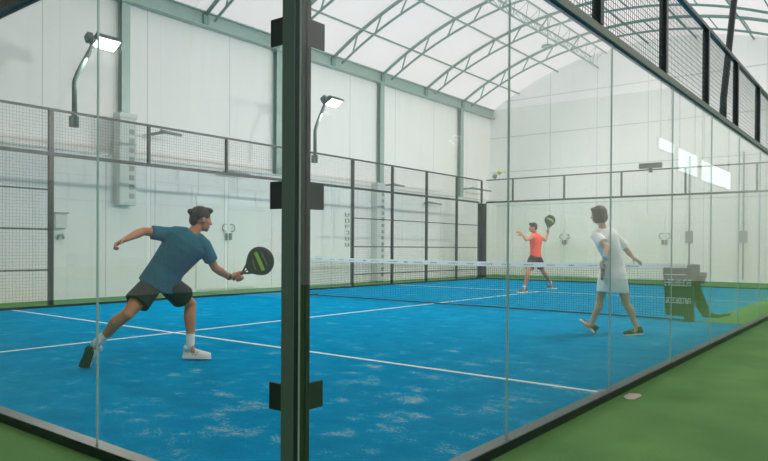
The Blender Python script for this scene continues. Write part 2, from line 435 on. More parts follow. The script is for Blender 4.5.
# arched trusses
TX = [-5.9, -3.5, -1.1, 1.3, 3.7, 6.15, 8.7, 11.1, 13.4, 15.85, 18.4, 20.98]
tl = {11: 'arched roof truss nearest the far end wall', 10: 'second arched roof truss from the far end wall', 9: 'third arched roof truss from far wall, springing from a steel column', 8: 'fourth arched roof truss from the far end wall', 7: 'fifth arched roof truss from the far end wall', 6: 'sixth arched roof truss from far wall, meeting left eave beam near frame top'}
for i, x in enumerate(TX):
    t = thing('roof_truss', tl.get(i, 'arched roof truss overhead, number %d counted from the far end wall' % (12-i)), 'truss', (x, AY, EZ), 'arched roof trusses')
    bm = B(); n = 44; path(bm, [arch_pt(x, -TH+.004 + (2*TH-.008)*k/n, .08) for k in range(n+1)], .05, 8); link('upper_chord', bm, TRUSS, t)
    bm = B(); T2 = TH-.03; path(bm, [arch_pt(x, -T2 + 2*T2*k/n, .46) for k in range(n+1)], .036, 8); link('lower_chord', bm, TRUSS, t)
    m_ = 13
    for k in range(m_):
        a = -T2 + 2*T2*(k+.5)/m_; b = a + (.035 if a > 0 else -.035)*-1; 
        bm = B(); bar(bm, arch_pt(x, a, .46), arch_pt(x, b, .08), .035, .035, (1,0,0)); link('web_bar', bm, TRUSS, t)
    for y in (HY-.14, RY+.14):
        bm = B(); quad_box(bm, (x-.08, y-.08, EZ-.22), (x+.08, y+.06, EZ+.02)); link('foot_plate', bm, TRUSS, t)
# purlins
for j, y in enumerate((10.88, 9.2, 5.735, 4.1, 2.3, .6)):
    bm = B(); tube(bm, (-8, y, arch(y)-.1), (HX, y, arch(y)-.1), .03, None, 8)
    tag(link('roof_purlin', bm, TRUSS), ['lowest thin roof purlin above left eave beam', 'second thin roof purlin up from left eave beam', 'thin roof purlin along ridge of the arch', 'thin roof purlin just right of the ridge', 'thin roof purlin high above the right glass wall', 'thin roof purlin nearest the right eave'][j], 'purlin', 'roof purlins')
# longitudinal lattice beam near the ridge
t = thing('lattice_beam', 'long pale lattice beam running lengthwise under the roof near ridge', 'beam', (0, 7.55, arch(7.55)-.3))
za = arch(7.3)-.12
bm = B()
for y, z in ((7.25, za), (7.85, za-.03), (7.55, za-.5)): tube(bm, (-8, y, z), (HX, y, z), .028, None, 8)
link('chords', bm, TRUSS, t)
bm = B(); k = -8
while k < HX-.8:
    for y0, z0 in ((7.25, za), (7.85, za-.03)):
        bar(bm, (k, y0, z0), (k+.4, 7.55, za-.5), .014, .014); bar(bm, (k+.4, 7.55, za-.5), (k+.8, y0, z0), .014, .014)
    k += .8
link('lattice_webs', bm, TRUSS, t)
bm = B(); c = (18.3, 7.3, 7.55); path(bm, [(c[0]+.16*math.cos(a*PI/8), c[1]+.16*math.sin(a*PI/8), c[2]) for a in range(17)], .035, 8)
path(bm, [(c[0], c[1], c[2]), (c[0], c[1], za-.05)], .015, 6); path(bm, [(c[0]-.16, c[1], c[2]), (c[0]+.16, c[1], c[2])], .015, 6)
tag(link('pendant_fixture', bm, TRUSS), 'small round ring fixture hanging below the lattice beam', 'fixture')

# doors with pull handles
def door(n, axis, u, y, z=1.48):
    bm = B(); w = .95
    for s in (-1, 1):
        if axis == 'x': quad_box(bm, (u + (0.006 if s > 0 else -w), y-.035, .05), (u + (w if s > 0 else -.006), y, 2.35))
        else: quad_box(bm, (y-.035, u + (0.006 if s > 0 else -w), .05), (y, u + (w if s > 0 else -.006), 2.35))
    d = struct('door_%d' % n, bm, mat('door_paint', rgb(238, 240, 237), .5, 0, .02, 3))
    for s in (-1, 1):
        bm = B(); pts = [(s*.08, 0, .2), (s*.16, 0, .19), (s*.2, 0, .1), (s*.17, 0, .03), (s*.09, 0, .02)]
        f = (lambda p: (u+p[0], y-.075, z+p[2])) if axis == 'x' else (lambda p: (y-.075, u+p[0], z+p[2]))
        path(bm, [f(p) for p in pts], .014, 6); bar(bm, f((s*.06, 0, -.03)), f((s*.06, 0, -.2)), .05, .08)
        for q in (pts[0], pts[4]):
            a = f(q); b = list(a); b[1 if axis == 'x' else 0] += .05; tube(bm, a, b, .01, None, 6)
        sub(link('door_handle', bm, GREYM), d)
door(1, 'x', 9.276, LY); door(2, 'y', 8.84, HX); door(3, 'y', 5.07, HX)

# unseen glowing panels, added to give bright patches mirrored in the right glass
for n, (x0, x1, z0, z1, lab) in enumerate(((14.42, 15.7, 3.43, 3.73, 'small added bright panel mirrored in the right glass, nearest one'), (16.09, 18.06, 3.07, 3.69, 'middle added bright panel mirrored in the right glass'), (18.53, 22.5, 3.04, 3.64, 'long added bright panel mirrored in the right glass, farthest one'))):
    t = thing('reflection_panel', lab, 'panel', ((x0+x1)/2, -2.75, z0), 'panels added in the side bay for the mirrored patches')
    bm = B(); quad_box(bm, (x0, -2.8, z0), (x1, -2.75, z1)); link('panel_frame', bm, WHITEM, t)
    bm = B(); quad_box(bm, (x0+.03, -2.7495, z0+.03), (x1-.03, -2.745, z1-.03)); link('glow_face', bm, mat('panel_glow', (.9, .95, 1, 1), .3, emit=(.93, .98, 1, 1), estr=.6), t)
    for x in (x0+.2, x1-.2):
        bm = B(); tube(bm, (x, -2.77, z1), (x, -2.77, EZ+.02), .008, None, 6); link('hanger', bm, GALVD, t)

# ------------------------------------------------------------------ the court
bm = B(); quad_box(bm, (NX, .0, 0.0), (L, W, .012)); ct = struct('floor_court', bm, COURT)
bm = B(); quad_box(bm, (9.3, .02, .0121), (L-.02, .70, .0135)); st = link('trim_reflection', bm, TURF); st['kind'] = 'structure'  # green strip stands for turf mirrored in the glass, laid as floor
def line(x0, y0, x1, y1, name_lab):
    bm = B(); quad_box(bm, (x0, y0, .012), (x1, y1, .0145)); return bm
bm = B(); w = .026
for (x0, y0, x1, y1) in ((3.373-w, .06, 3.373+w, W-.05), (14.175-w, .06, 14.175+w, W-.05), (NX+.25, 5.608-w, 3.373-w, 5.608+w), (3.373+w, 5.608-w, 14.175-w, 5.608+w)):
    quad_box(bm, (x0, y0, .012), (x1, y1, .0142))
lo = link('trim_lines', bm, LINE); lo['kind'] = 'structure'; lo.name = 'trim_2'
# spilled sand outside the glass
bm = B(); random.seed(3); c = V((3.42, -.11, .006)); pts = []
for k in range(26):
    a = 2*PI*k/26; r = 1 + .35*noise.noise(V((math.cos(a)*1.3, math.sin(a)*1.3, 4)))
    pts.append(bm.verts.new(c + V((math.cos(a)*.10*r + math.sin(a)*.05, math.sin(a)*.055*r - math.cos(a)*.02, 0))))
ctr = bm.verts.new(c + V((0,0,.012)))
low = [bm.verts.new((p.co.x, p.co.y, .0005)) for p in pts]
for k in range(26):
    bm.faces.new((ctr, pts[k], pts[(k+1) % 26])); bm.faces.new((pts[k], low[k], low[(k+1) % 26], pts[(k+1) % 26]))
bm.faces.new(low[::-1])
tag(link('sand_patch', bm, SANDM), 'pale spill of sand on green turf just outside right glass wall', 'sand', kind='stuff')

# --- fences. u runs along the fence, o is the outward normal
class Side:
    def __init__(s, name, p0, du, out):
        s.n, s.p0, s.du, s.out = name, V(p0), V(du), V(out)
    def at(s, u, z, o=0): return s.p0 + s.du*u + s.out*o + V((0,0,z))
RIGHT = Side('right', (0, 0, 0), (1,0,0), (0,-1,0))
NEAR = Side('near', (NX, 0, 0), (0,1,0), (-1,0,0))
LEFT = Side('left', (0, W, 0), (1,0,0), (0,1,0))
FAR = Side('far', (L, 0, 0), (0,1,0), (1,0,0))
def sbox(bm, S, u0, u1, z0, z1, o0, o1, mi=0):
    a, b = S.at(u0, z0, o0), S.at(u1, z1, o1)
    return quad_box(bm, [min(a[i], b[i]) for i in range(3)], [max(a[i], b[i]) for i in range(3)], mi)
RAILG = mat('rail_face_grey', rgb(126, 138, 130), .4, .1, .06, 5)
def fence(S, label, u):
    return thing('court_fence', label, 'fence', S.at(u, 0))
def pane(S, T, u0, u1, z0, z1):
    bm = B(); fs = sbox(bm, S, u0+.003, u1-.003, z0, z1, -.023, -.013)
    big = sorted(fs, key=lambda f: -f.calc_area())[:2]
    for f in fs: f.material_index = 0 if f in big else 1
    return link('glass_pane', bm, [GLASS, GEDGE], T)
def kerb(S, T, u0, u1):
    bm = B(); sbox(bm, S, u0, u1, 0.0005, .05, -.07, .015)
    o = link('base_rail', bm, BLACK, T)
    bm = B(); sbox(bm, S, u0, u1, .0505, .054, -.07, .012); sub(link('rail_sheen', bm, mat('kerb_sheen', rgb(66, 80, 76), .5, 0, .08, 5)), o); return o  # grey top paints in the grazing reflection on the black base rail
def rail(S, T, u0, u1, z0, z1, o0=-.05, o1=.02, name='middle_rail', cap=False):
    bm = B(); sbox(bm, S, u0, u1, z0, z1, o0, o1); o = link(name, bm, BLACK, T)
    if cap:
        bm = B(); sbox(bm, S, u0, u1, z0+.002, z1, o1+.0005, o1+.006); sub(link('rail_face', bm, RAILG), o)  # paler grey strip on the rail's outer face
    return o
def post(S, T, u, z0, z1, w=.06):
    bm = B(); sbox(bm, S, u-w/2, u+w/2, z0, z1, -.05, .015)
    return link('fence_post', bm, BLACK, T, bevel=.003)
def mesh_panel(S, T, u0, u1, z0, z1, pitch=.055, r=.0013, bars=()):
    bm = B(); nv = max(2, int(round((u1-u0)/pitch))); nh = max(2, int(round((z1-z0)/pitch)))
    for k in range(1, nv):
        u = u0 + (u1-u0)*k/nv; sbox(bm, S, u-r, u+r, z0, z1, -.022, -.022+2*r)
    for k in range(1, nh):
        z = z0 + (z1-z0)*k/nh; sbox(bm, S, u0, u1, z-r, z+r, -.022+2*r, -.022+4*r)
    w = link('mesh_panel', bm, WIRE, T)
    for z in bars:
        bm = B(); sbox(bm, S, u0+.001, u1-.001, z-.014, z+.014, -.045, -.024); sub(link('cross_bar', bm, BLACK), w)

# right side: glass the whole way, mesh above
T = fence(RIGHT, 'long clear glass wall with black mesh above along the green turf at right', L/2)
kerb(RIGHT, T, 0, L)
rail(RIGHT, T, 0, L, 2.64, 2.70, -.055, .0, 'glass_top_rail', True); rail(RIGHT, T, 0, L, HT-.04, HT, -.04, .01, 'top_rail')
us = [.035, 1.652, 3.286, 4.955, 6.57] + [6.57+1.62*k for k in range(1, 8)] + [L-.03]
for k in range(12): pane(RIGHT, T, us[k], us[k+1], .05, 2.64)
up_ = [.17] + [1.35+1.637*k for k in range(11)] + [L-.03]
for k in range(12):
    mesh_panel(RIGHT, T, up_[k]+.03, up_[k+1]-.03, 2.70, HT-.04, .05, .0014)
    if k: post(RIGHT, T, up_[k], 2.70, HT-.04, .062)
# near side
T = fence(NEAR, 'clear glass wall at left foreground running left from the tall corner post', W/2)
kerb(NEAR, T, .2, W); rail(NEAR, T, .2, W, HG, HG+.07, -.05, .02, 'glass_top_rail'); rail(NEAR, T, .2, W, HT-.04, HT, -.04, .01, 'top_rail')
us = [.18, 1.665, 3.2, 4.75, 6.3, 7.8, 9.1, W-.03]
for k in range(7):
    pane(NEAR, T, us[k], us[k+1], .05, HG)
    mesh_panel(NEAR, T, us[k]+.03, us[k+1]-.03, HG+.07, HT-.04, .05, .0014)
    if k: post(NEAR, T, us[k], HG+.07, HT-.04, .062)
# near corner post with clamp plates
t = thing('corner_post', 'tall black steel corner post with three pairs of clamp plates in foreground', 'post', (.12, .13, 0))
bm = B(); quad_box(bm, (.102, .110, 0), (.112, .176, HT)); quad_box(bm, (.112, .110, 0), (.187, .122, HT)); link('angle_profile', bm, BLACK, t)
bm = B(); quad_box(bm, (.098, .1105, 0), (.102, .176, HT)); link('reflection_strip', bm, mat('grey_green_strip', rgb(92, 116, 110), .35, 0, .08, 5), t)  # paler strip paints the reflection on the post's left face
bm = B(); quad_box(bm, (.112, .122, 0), (.150, .160, HT)); link('inner_tube', bm, BLACK, t)
for q in (.130, .160):
    bm = B(); quad_box(bm, (q, .103, 0), (q+.006, .110, HT)); link('gasket', bm, BLACK, t)
for z in (.527, 1.314, 1.949):
    bm = B(); quad_box(bm, (.114, .165, z-.054), (.122, .262, z+.054)); link('clamp_plate', bm, BLACK, t, bevel=.004)
    bm = B(); quad_box(bm, (.165, .123, z-.054), (.280, .131, z+.054)); link('clamp_plate', bm, BLACK, t, bevel=.004)
# left side (far from the camera)
T = fence(LEFT, 'long dark fence at left, glass in middle and wire mesh towards far corner', L/2)
kerb(LEFT, T, .2, L); rail(LEFT, T, .2, L-.24, HG+.13, HG+.19); rail(LEFT, T, .2, L-.04, HT-.04, HT, -.04, .01, 'top_rail')
pu = [4.034, 5.98, 7.93, 10.1, 12.26, 14.07, 15.87, 17.68]
for k, u in enumerate(pu):
    full = k in (0, 4, 5, 6, 7)
    if full: post(LEFT, T, u, .05, HG+.13, (.085 if k in (0, 4) else .07))
    post(LEFT, T, u, HG+.19, HT-.04, (.085 if k in (0, 4) else .07 if k > 4 else .055))
al = [.25, 2.1] + pu + [L-.25]
post(LEFT, T, 2.1, .05, HT-.04, .07)
for k in range(len(al)-1):
    u0, u1 = al[k]+.04, al[k+1]-.04
    mesh_panel(LEFT, T, u0, u1, HG+.19, HT-.04, .055, .0013)
    if k == 1: mesh_panel(LEFT, T, u0, u1, .05, HG+.13, .055, .0015, (.68, 1.40, 2.10))
    elif 6 <= k <= 9: mesh_panel(LEFT, T, u0, u1, .05, HG+.13, .055, .0011, (.36, 1.13, 1.92))
    else: pane(LEFT, T, al[k]+.045, al[k+1]-.045, .055, HG+.13)
# far side
T = fence(FAR, 'dark framed glass wall with mesh above behind the player in red', W/2)
kerb(FAR, T, 0.05, W-.21); rail(FAR, T, 0.05, W-.21, HG+.13, HG+.19); rail(FAR, T, 0.05, W-.21, HT-.04, HT, -.04, .01, 'top_rail')
fu = [.04, 1.53, 3.4, 5.28, 7.16, 9.03, W-.22]
for k in range(6):
    pane(FAR, T, fu[k], fu[k+1], .055, HG+.13)
    mesh_panel(FAR, T, fu[k]+.03, fu[k+1]-.03, HG+.19, HT-.04, .06, .0011)
    if k: post(FAR, T, fu[k], HG+.19, HT-.04, .05)
t = thing('corner_post', 'broad dark steel post at the far left corner of court', 'post', (L-.1, W-.1, 0))
bm = B(); quad_box(bm, (L-.22, W-.02, .055), (L-.036, W+.03, HG+.13)); link('corner_plate', bm, BLACK, t)
bm = B(); quad_box(bm, (L-.02, W-.2, .055), (L+.03, W-.036, HG+.13)); link('corner_plate', bm, BLACK, t)
bm = B(); quad_box(bm, (L-.035, W-.035, .055), (L+.02, W+.02, HT-.04)); link('upright', bm, BLACK, t)

# ------------------------------------------------------------------ floodlights on the left fence
def floodlight(x, y, label, s=1):
    t = thing('floodlight', label, 'floodlight', (x, y, HT), 'floodlights over the left fence')
    bm = B(); p0 = V((x, y+.06, HT-.25)); p1 = V((x, y+.06, HT+.6)); p2 = V((x+.36, y+.03, HT+1.36))
    path(bm, [p0, p1 - V((0,0,.12)), p1 - V((0,0,.03)), p1 + V((.04,0,.08)), p1 + V((.09,0,.2)), p2], .045, 10); link('pole', bm, GALVD, t)
    bm = B(); quad_box(bm, (x-.07, y+.025, HT-.26), (x+.07, y+.12, HT-.06)); link('pole_bracket', bm, GALVD, t)
    bm = B(); rot = Matrix.Rotation(math.radians(-27), 4, 'X'); M = Matrix.Translation(p2 + V((.17, -.12, .02))) @ rot
    def lb(bm, a, b, mi=0):
        n0 = len(bm.verts); quad_box(bm, a, b, mi); bm.verts.ensure_lookup_table()
        for v in bm.verts[n0:]: v.co = M @ v.co
    lb(bm, (-.24, -.17, -.03), (.24, .17, .03))
    hd = link('lamp_head', bm, GALVD, t)
    bm = B(); lb(bm, (-.215, -.145, -.036), (.215, .145, -.0305)); sub(link('led_panel', bm, LED), hd)
    bm = B()
    for k in range(7): lb(bm, (-.22+k*.065, -.12, .03), (-.19+k*.065, .12, .1))
    sub(link('heat_sink', bm, GALVD), hd)
    bm = B(); lb(bm, (-.36, -.05, -.02), (-.26, .1, .12)); link('driver_box', bm, GALVD, t)
floodlight(4.50, W, 'floodlight on bent pole at upper left, nearest the camera')
floodlight(10.85, W, 'floodlight on bent pole right of the black corner post')
# leaning dark pole at the right side and its floodlight
t = thing('floodlight', 'leaning dark pole rising from top of right glass wall', 'floodlight', (7.5, .1, HG))
bm = B(); path(bm, [(7.45, .08, 2.75), (7.52, .09, 2.98), (8.35, .12, 4.62), (8.6, .12, 5.2)], .042, 10); link('pole', bm, BLACK, t)
bm = B(); quad_box(bm, (8.5, .0, 5.15), (9.1, .45, 5.22)); hd = link('lamp_head', bm, BLACK, t)
bm = B(); quad_box(bm, (8.53, .03, 5.143), (9.07, .42, 5.15)); sub(link('led_panel', bm, LED), hd)
for k, (y, z, lab) in enumerate(((2.95, 3.62, 'small dark floodlight box on far fence rail right of woman'), )):
    t = thing('rail_floodlight', lab, 'floodlight', (L-.05, y+1.3, HT))
    bm = B(); quad_box(bm, (L-.2, y+1.1, HT+.02), (L-.05, y+1.75, HT+.17)); link('lamp_head', bm, DARKP, t)
    bm = B(); quad_box(bm, (L-.04, y+1.4, HT-.1), (L+.0, y+1.5, HT+.1)); link('bracket', bm, DARKP, t)
# camera dome on the far fence corner
t = thing('dome_camera', 'small grey ball camera on the far fence beneath the flying ball', 'camera', (L, 9.75, HT))
bm = B(); ball(bm, (L, 9.75, HT+.11), .085); link('camera_ball', bm, GALVD, t)
bm = B(); tube(bm, (L, 9.75, HT), (L, 9.75, HT+.05), .04, None, 10); link('mount', bm, GREYM, t)

# things on the left hall wall
def louver_box(x, z0, z1, label):
    t = thing('column_housing', label, 'housing', (x, LY-.1, z0), 'white column housings')
    bm = B(); quad_box(bm, (x-.2, LY-.26, z0), (x+.2, LY, z1)); link('housing_body', bm, WHITEM, t, bevel=.02)
    bm = B(); k = z0+.15
    while k < z1-.2:
        quad_box(bm, (x+.02, LY-.267, k), (x+.14, LY-.258, k+.11)); k += .2
    link('vent_slots', bm, GREYM, t)
    bm = B(); quad_box(bm, (x-.21, LY-.27, z1-.0), (x+.21, LY+.0, z1+.1)); link('top_cap', bm, WHITEM, t)
louver_box(6.37, 2.0, 3.9, 'white slotted housing hung on column left of the blue shirted player')
louver_box(15.3, .02, 3.1, 'tall white slotted column housing behind the far mesh fence')
t = thing('wall_dispenser', 'white wall box with small grey valve beside first fence post', 'dispenser', (4.95, LY-.02, 1.4))
bm = B(); quad_box(bm, (4.86, LY-.12, 1.46), (5.1, LY, 1.76)); link('box', bm, WHITEP, t, bevel=.02)
bm = B(); quad_box(bm, (4.84, LY-.13, 1.76), (5.13, LY, 1.79)); link('lid', bm, GREYM, t)
bm = B(); path(bm, [(4.95, LY-.02, 1.24), (4.95, LY-.06, 1.32), (5.02, LY-.07, 1.34), (5.06, LY-.05, 1.26)], .025, 8); link('valve', bm, GREYM, t)
# rods bracketed to the wall behind the fence
for (x, z, ln, lab) in ((7.15, 3.72, .55, 'short grey rod bracketed to wall right of slotted housing'), (9.0, 2.98, .75, 'short grey rod bracketed to wall above the player in blue'), (15.9, 3.2, .6, 'short grey rod bracketed to wall at the second column'), (18.0, 2.72, .8, 'short grey rod bracketed to wall behind middle of mesh'), (21.0, 3.45, 1.5, 'long grey rod bracketed to wall by the far column')):
    t = thing('wall_rod', lab, 'rod', (x, HY-.3, z), 'rods on the left wall')
    bm = B(); tube(bm, (x, LY-.3, z), (x+ln, LY-.3, z-.02), .045, .03, 8); link('rod', bm, GREYM, t)
    bm = B(); bar(bm, (x+.12, LY-.3, z), (x+.12, (LY if z < 3 else HY)-.0, z), .04, .06); link('bracket', bm, GREYM, t)
# vertical sign with six dark characters
t = thing('wall_sign', 'column of six small dark characters on white wall beside fence post', 'sign', (13.9, LY-.01, 1.3))
random.seed(11); bm = B()
def glyph_block(bm, f, w, h, seed):
    """one blocky character: strokes on a 3 x 5 grid; f maps (u, v) to a box"""
    rnd = random.Random(seed); n = 0
    segs = [((0, 0, .22, 1)), ((.78, 0, 1, 1)), ((0, .84, 1, 1)), ((0, 0, 1, .16)), ((0, .42, 1, .58))]
    keep = rnd.sample(range(5), rnd.choice((3, 4)))
    for k in keep:
        a = segs[k]; f(a[0]*w, a[1]*h, a[2]*w, a[3]*h)
for k in range(6):
    z = 2.06 - k*.185
    glyph_block(bm, lambda a, b, c, d: quad_box(bm, (13.82+a, LY-.012, z+b), (13.82+c, LY-.001, z+d)), .2, .12, 40+k)
link('characters', bm, GREYM, t)
# pillar-like white cable conduits on the right half of far wall
for y, lab in ((4.25, 'thin grey conduit on far wall right of the woman'), (2.55, 'thin grey conduit on far wall near the net post')):
    t = thing('wall_conduit', lab, 'conduit', (HX-.05, y, 0), 'conduits on the far wall')
    bm = B(); tube(bm, (HX-.05, y, .1), (HX-.05, y, 4.4), .025, None, 8); link('pipe', bm, GREYM, t)
    bm = B(); quad_box(bm, (HX-.1, y-.12, 1.35), (HX, y+.12, 1.75)); link('switch_box', bm, GREYM, t)

# ------------------------------------------------------------------ net
NTX = 9.224; YA, YB = 8.92, .93
t = thing('padel_net', 'low black net with white printed tape across the blue court', 'net', (NTX, (YA+YB)/2, .012))
def ztop(y): q = (y-YB)/(YA-YB); return .885 - .03*4*q*(1-q)
bm = B(); r = .002; n = int((YA-YB)/.042)
for k in range(n+1):
    y = YB + (YA-YB)*k/n; quad_box(bm, (NTX-r, y-r, .06), (NTX+r, y+r, ztop(y)-.06))
for k in range(20):
    segs = 12
    for j in range(segs):
        ya = YB + (YA-YB)*j/segs; yb = YB + (YA-YB)*(j+1)/segs; q = (k+.5)/20
        za_, zb_ = .06+(ztop(ya)-.12)*q, .06+(ztop(yb)-.12)*q
        bar(bm, (NTX+.004, ya, za_), (NTX+.004, yb, zb_), .0042, .0042)
link('net_cords', bm, NETC, t, recalc=False)
bm = B(); segs = 24
for j in range(segs):
    ya = YB + (YA-YB)*j/segs; yb = YB + (YA-YB)*(j+1)/segs
    bar(bm, (NTX, ya, ztop(ya)-.035), (NTX, yb, ztop(yb)-.035), .014, .085)
tp = link('top_tape', bm, TAPE, t)
bm = B(); bar(bm, (NTX, YB, .035), (NTX, YA, .035), .01, .022); link('bottom_band', bm, DARKP, t)
# printed marks on the tape: small coloured blocks like lettering
random.seed(5); bm = B(); y = YA-.18; k = 0
while y > YB+.75:
    wdt = random.choice((.08, .14, .18, .22)); mi = random.choice((0, 0, 0, 0, 0, 2)) if wdt > .1 else random.choice((2, 3, 1))
    u = 0
    while u < wdt:
        g = random.choice((.012, .016, .02)); zc_ = ztop(y)-.035; hh = random.choice((.008, .011)) if wdt > .1 else .015
        quad_box(bm, (NTX-.0095, y-u-g, zc_-hh), (NTX-.0075, y-u, zc_+hh*.9), mi); u += g+.014
    y -= wdt + random.choice((.14, .2, .26)); k += 1
sub(link('printed_marks', bm, [GREYT, BLUED, TEALT, ORT]), tp)
bm = B(); yl = 2.02; quad_box(bm, (NTX-.0095, yl-.14, ztop(yl)-.066), (NTX-.0075, yl, ztop(yl)-.006), 0)
quad_box(bm, (NTX-.0105, yl-.115, ztop(yl)-.055), (NTX-.0095, yl-.03, ztop(yl)-.02), 1); quad_box(bm, (NTX-.0110, yl-.09, ztop(yl)-.045), (NTX-.0105, yl-.045, ztop(yl)-.03), 2)
sub(link('logo_patch', bm, [TEALT, ORT, YELT]), tp)
# left net post
bm = B(); tube(bm, (NTX, YA+.04, .012), (NTX, YA+.04, .87), .03, None, 10); quad_box(bm, (NTX-.3, YA+.02, .012), (NTX+.3, YA+.08, .04))
tag(link('net_post', bm, BLACK), 'slim dark net post at the far left end of net', 'post')
# right net post: padded upright sweeping into a foot
t = thing('net_post', 'padded dark net post with curved foot at right end of net', 'post', (NTX, .85, .012))
bm = B(); pts = [(NTX+.08, .83, .80), (NTX+.08, .80, .6), (NTX+.10, .765, .42), (NTX+.16, .72, .24), (NTX+.28, .67, .10), (NTX+.7, .60, .05), (NTX+1.3, .54, .045)]
rs = []
for i, p in enumerate(pts):
    a = V(pts[max(i-1, 0)]); b = V(pts[min(i+1, 6)]); tt = (b-a).normalized(); s = V((1,0,0)); u = tt.cross(s).normalized()
    wv = [.06, .065, .075, .085, .07, .032, .02][i]; rs.append(ring(bm, p, s, u, .06, wv, 14))
skin_rings(bm, rs); link('curved_foot', bm, PAD, t)
bm = B(); quad_box(bm, (NTX-.03, .745, .55), (NTX+.15, .905, .885)); link('post_padding', bm, PAD, t, bevel=.02)
bm = B(); tube(bm, (NTX+.06, .744, .72), (NTX+.06, .64, .72), .045, None, 12); quad_box(bm, (NTX+.02, .66, .60), (NTX+.1, .73, .675)); link('winch', bm, PAD, t)
bm = B(); quad_box(bm, (NTX-.08, .80, .012), (NTX+.06, .92, .12)); link('base_block', bm, PAD, t)
# sponsor banner hung on the net in front of the post
t = thing('net_banner', 'dark green banner with white lettering hung at right end of net', 'banner', (NTX-.12, 1.0, .1))
bm = B(); y0, y1 = 1.22, .775; xf = NTX-.14
fr = [(y0, .80), (y0-.01, .83), (y1+.02, .83), (y1, .80), (y1, .13), (y1+.02, .10), (y0-.06, .10), (y0-.045, .12)]
A = [bm.verts.new((xf, p[0], p[1])) for p in fr]; Bv = [bm.verts.new((xf+.07, p[0], p[1])) for p in fr]
skin_rings(bm, [A, Bv], True, 0, False); bn = link('banner_panel', bm, BANG, t, bevel=.006)
bm = B()
def brow(z, h, y_start, y_end, n, seed):
    wv = (y_start-y_end)/n
    for k in range(n):
        ys = y_start - k*wv
        glyph_block(bm, lambda a, b, c, d: quad_box(bm, (xf-.004, ys-c, z+b), (xf-.0005, ys-a, z+d)), wv*.8, h, seed+k)
brow(.555, .10, y0-.03, y1+.03, 11, 100); brow(.29, .085, y0-.05, y1+.03, 10, 200)
quad_box(bm, (xf-.004, y1+.1, .72), (xf-.0005, y0-.03, .732))
link('lettering', bm, BANW, t)
# ball in flight
bm = B(); ball(bm, (6.914, 2.891, 2.203), .034)
tag(link('padel_ball', bm, BALLM), 'yellow green ball flying in the air above the net', 'ball')

# ------------------------------------------------------------------ rackets
def racket(name, label, grip, tip, facing, size, decal, grp=None, thing_loc=None):
    """grip = hand centre on the handle, tip = far end of the head; facing = normal of the hitting face"""
    g, tp_ = V(grip), V(tip); ax = (tp_-g).normalized(); n = V(facing); n = (n - ax*n.dot(ax)).normalized(); s = ax.cross(n)
    Lr = .455; Lh = .06                                   # from hand centre back to the butt
    t = thing(name, label, 'racket', tuple(g))
    def P_(u, v, w=0): return g + ax*(u*size) + s*(v*size) + n*(w*size)
    total = (tp_-g).length/size
    r0 = .132; cu = total - .135
    out = []
    for k in range(40):
        a = 2*PI*k/40; u = .135*math.cos(a); v = r0*math.sin(a)
        if u < 0:
            q = abs(u)/.135; u = -q*(cu - .13); v = math.copysign(max(.028, r0*(1 - q**1.7*.8)), math.sin(a)) if abs(math.sin(a)) > .02 else 0
        out.append((cu+u, v))
    bm = B(); ro = []
    for w_, k_ in ((-.019, .955), (-.012, 1), (.012, 1), (.019, .955)):
        ro.append([bm.verts.new(P_(cu+(u-cu)*k_, v*k_, w_)) for u, v in out])
    skin_rings(bm, ro, True, 0, True); fc = link('racket_face', bm, RFACE, t)
    bm = B(); rim = [P_(u, v) for u, v in out]; rim.append(rim[0])
    path(bm, rim, .0135*size, 8); 
    link('racket_rim', bm, RFRAME, t)
    bm = B()
    th0 = .075
    for sg in (-1, 1): path(bm, [P_(th0, sg*.012), P_(th0+.05, sg*.04), P_(th0+.12, sg*.062)], .011*size, 8)
    path(bm, [P_(th0+.01, 0), P_(th0+.10, 0)], .006*size, 6)
    link('throat', bm, RFRAME, t)
    bm = B(); path(bm, [P_(-Lh, 0), P_(-Lh+.01, 0), P_(th0+.012, 0)], .0155*size, 10); link('handle_grip', bm, DARKP, t)
    bm = B()
    for i in range(-3, 4):
        for j in range(-3, 4):
            if abs(i)+abs(j) > 4: continue
            for w_ in (-.0196, .0196):
                c_ = P_(cu + i*.029, j*.029, w_); e = .0001
                q = [bm.verts.new(c_ + ax*(.0052*size*math.cos(a*PI/4)) + s*(.0052*size*math.sin(a*PI/4))) for a in range(8)]; bm.faces.new(q)
    sub(link('drilled_holes', bm, HOLE, recalc=False), fc)
    bm = B()
    for w_ in (-.0203, .0203):
        for (u0, v0, u1, v1, wd) in decal:
            a, b = P_(cu+u0, v0, w_), P_(cu+u1, v1, w_); d = (b-a).normalized(); p = d.cross(n)*(wd*size/2)
            bm.faces.new([bm.verts.new(q) for q in (a-p, b-p, b+p, a+p)])
    sub(link('lime_stripe', bm, LIME, recalc=False), fc)
    return t

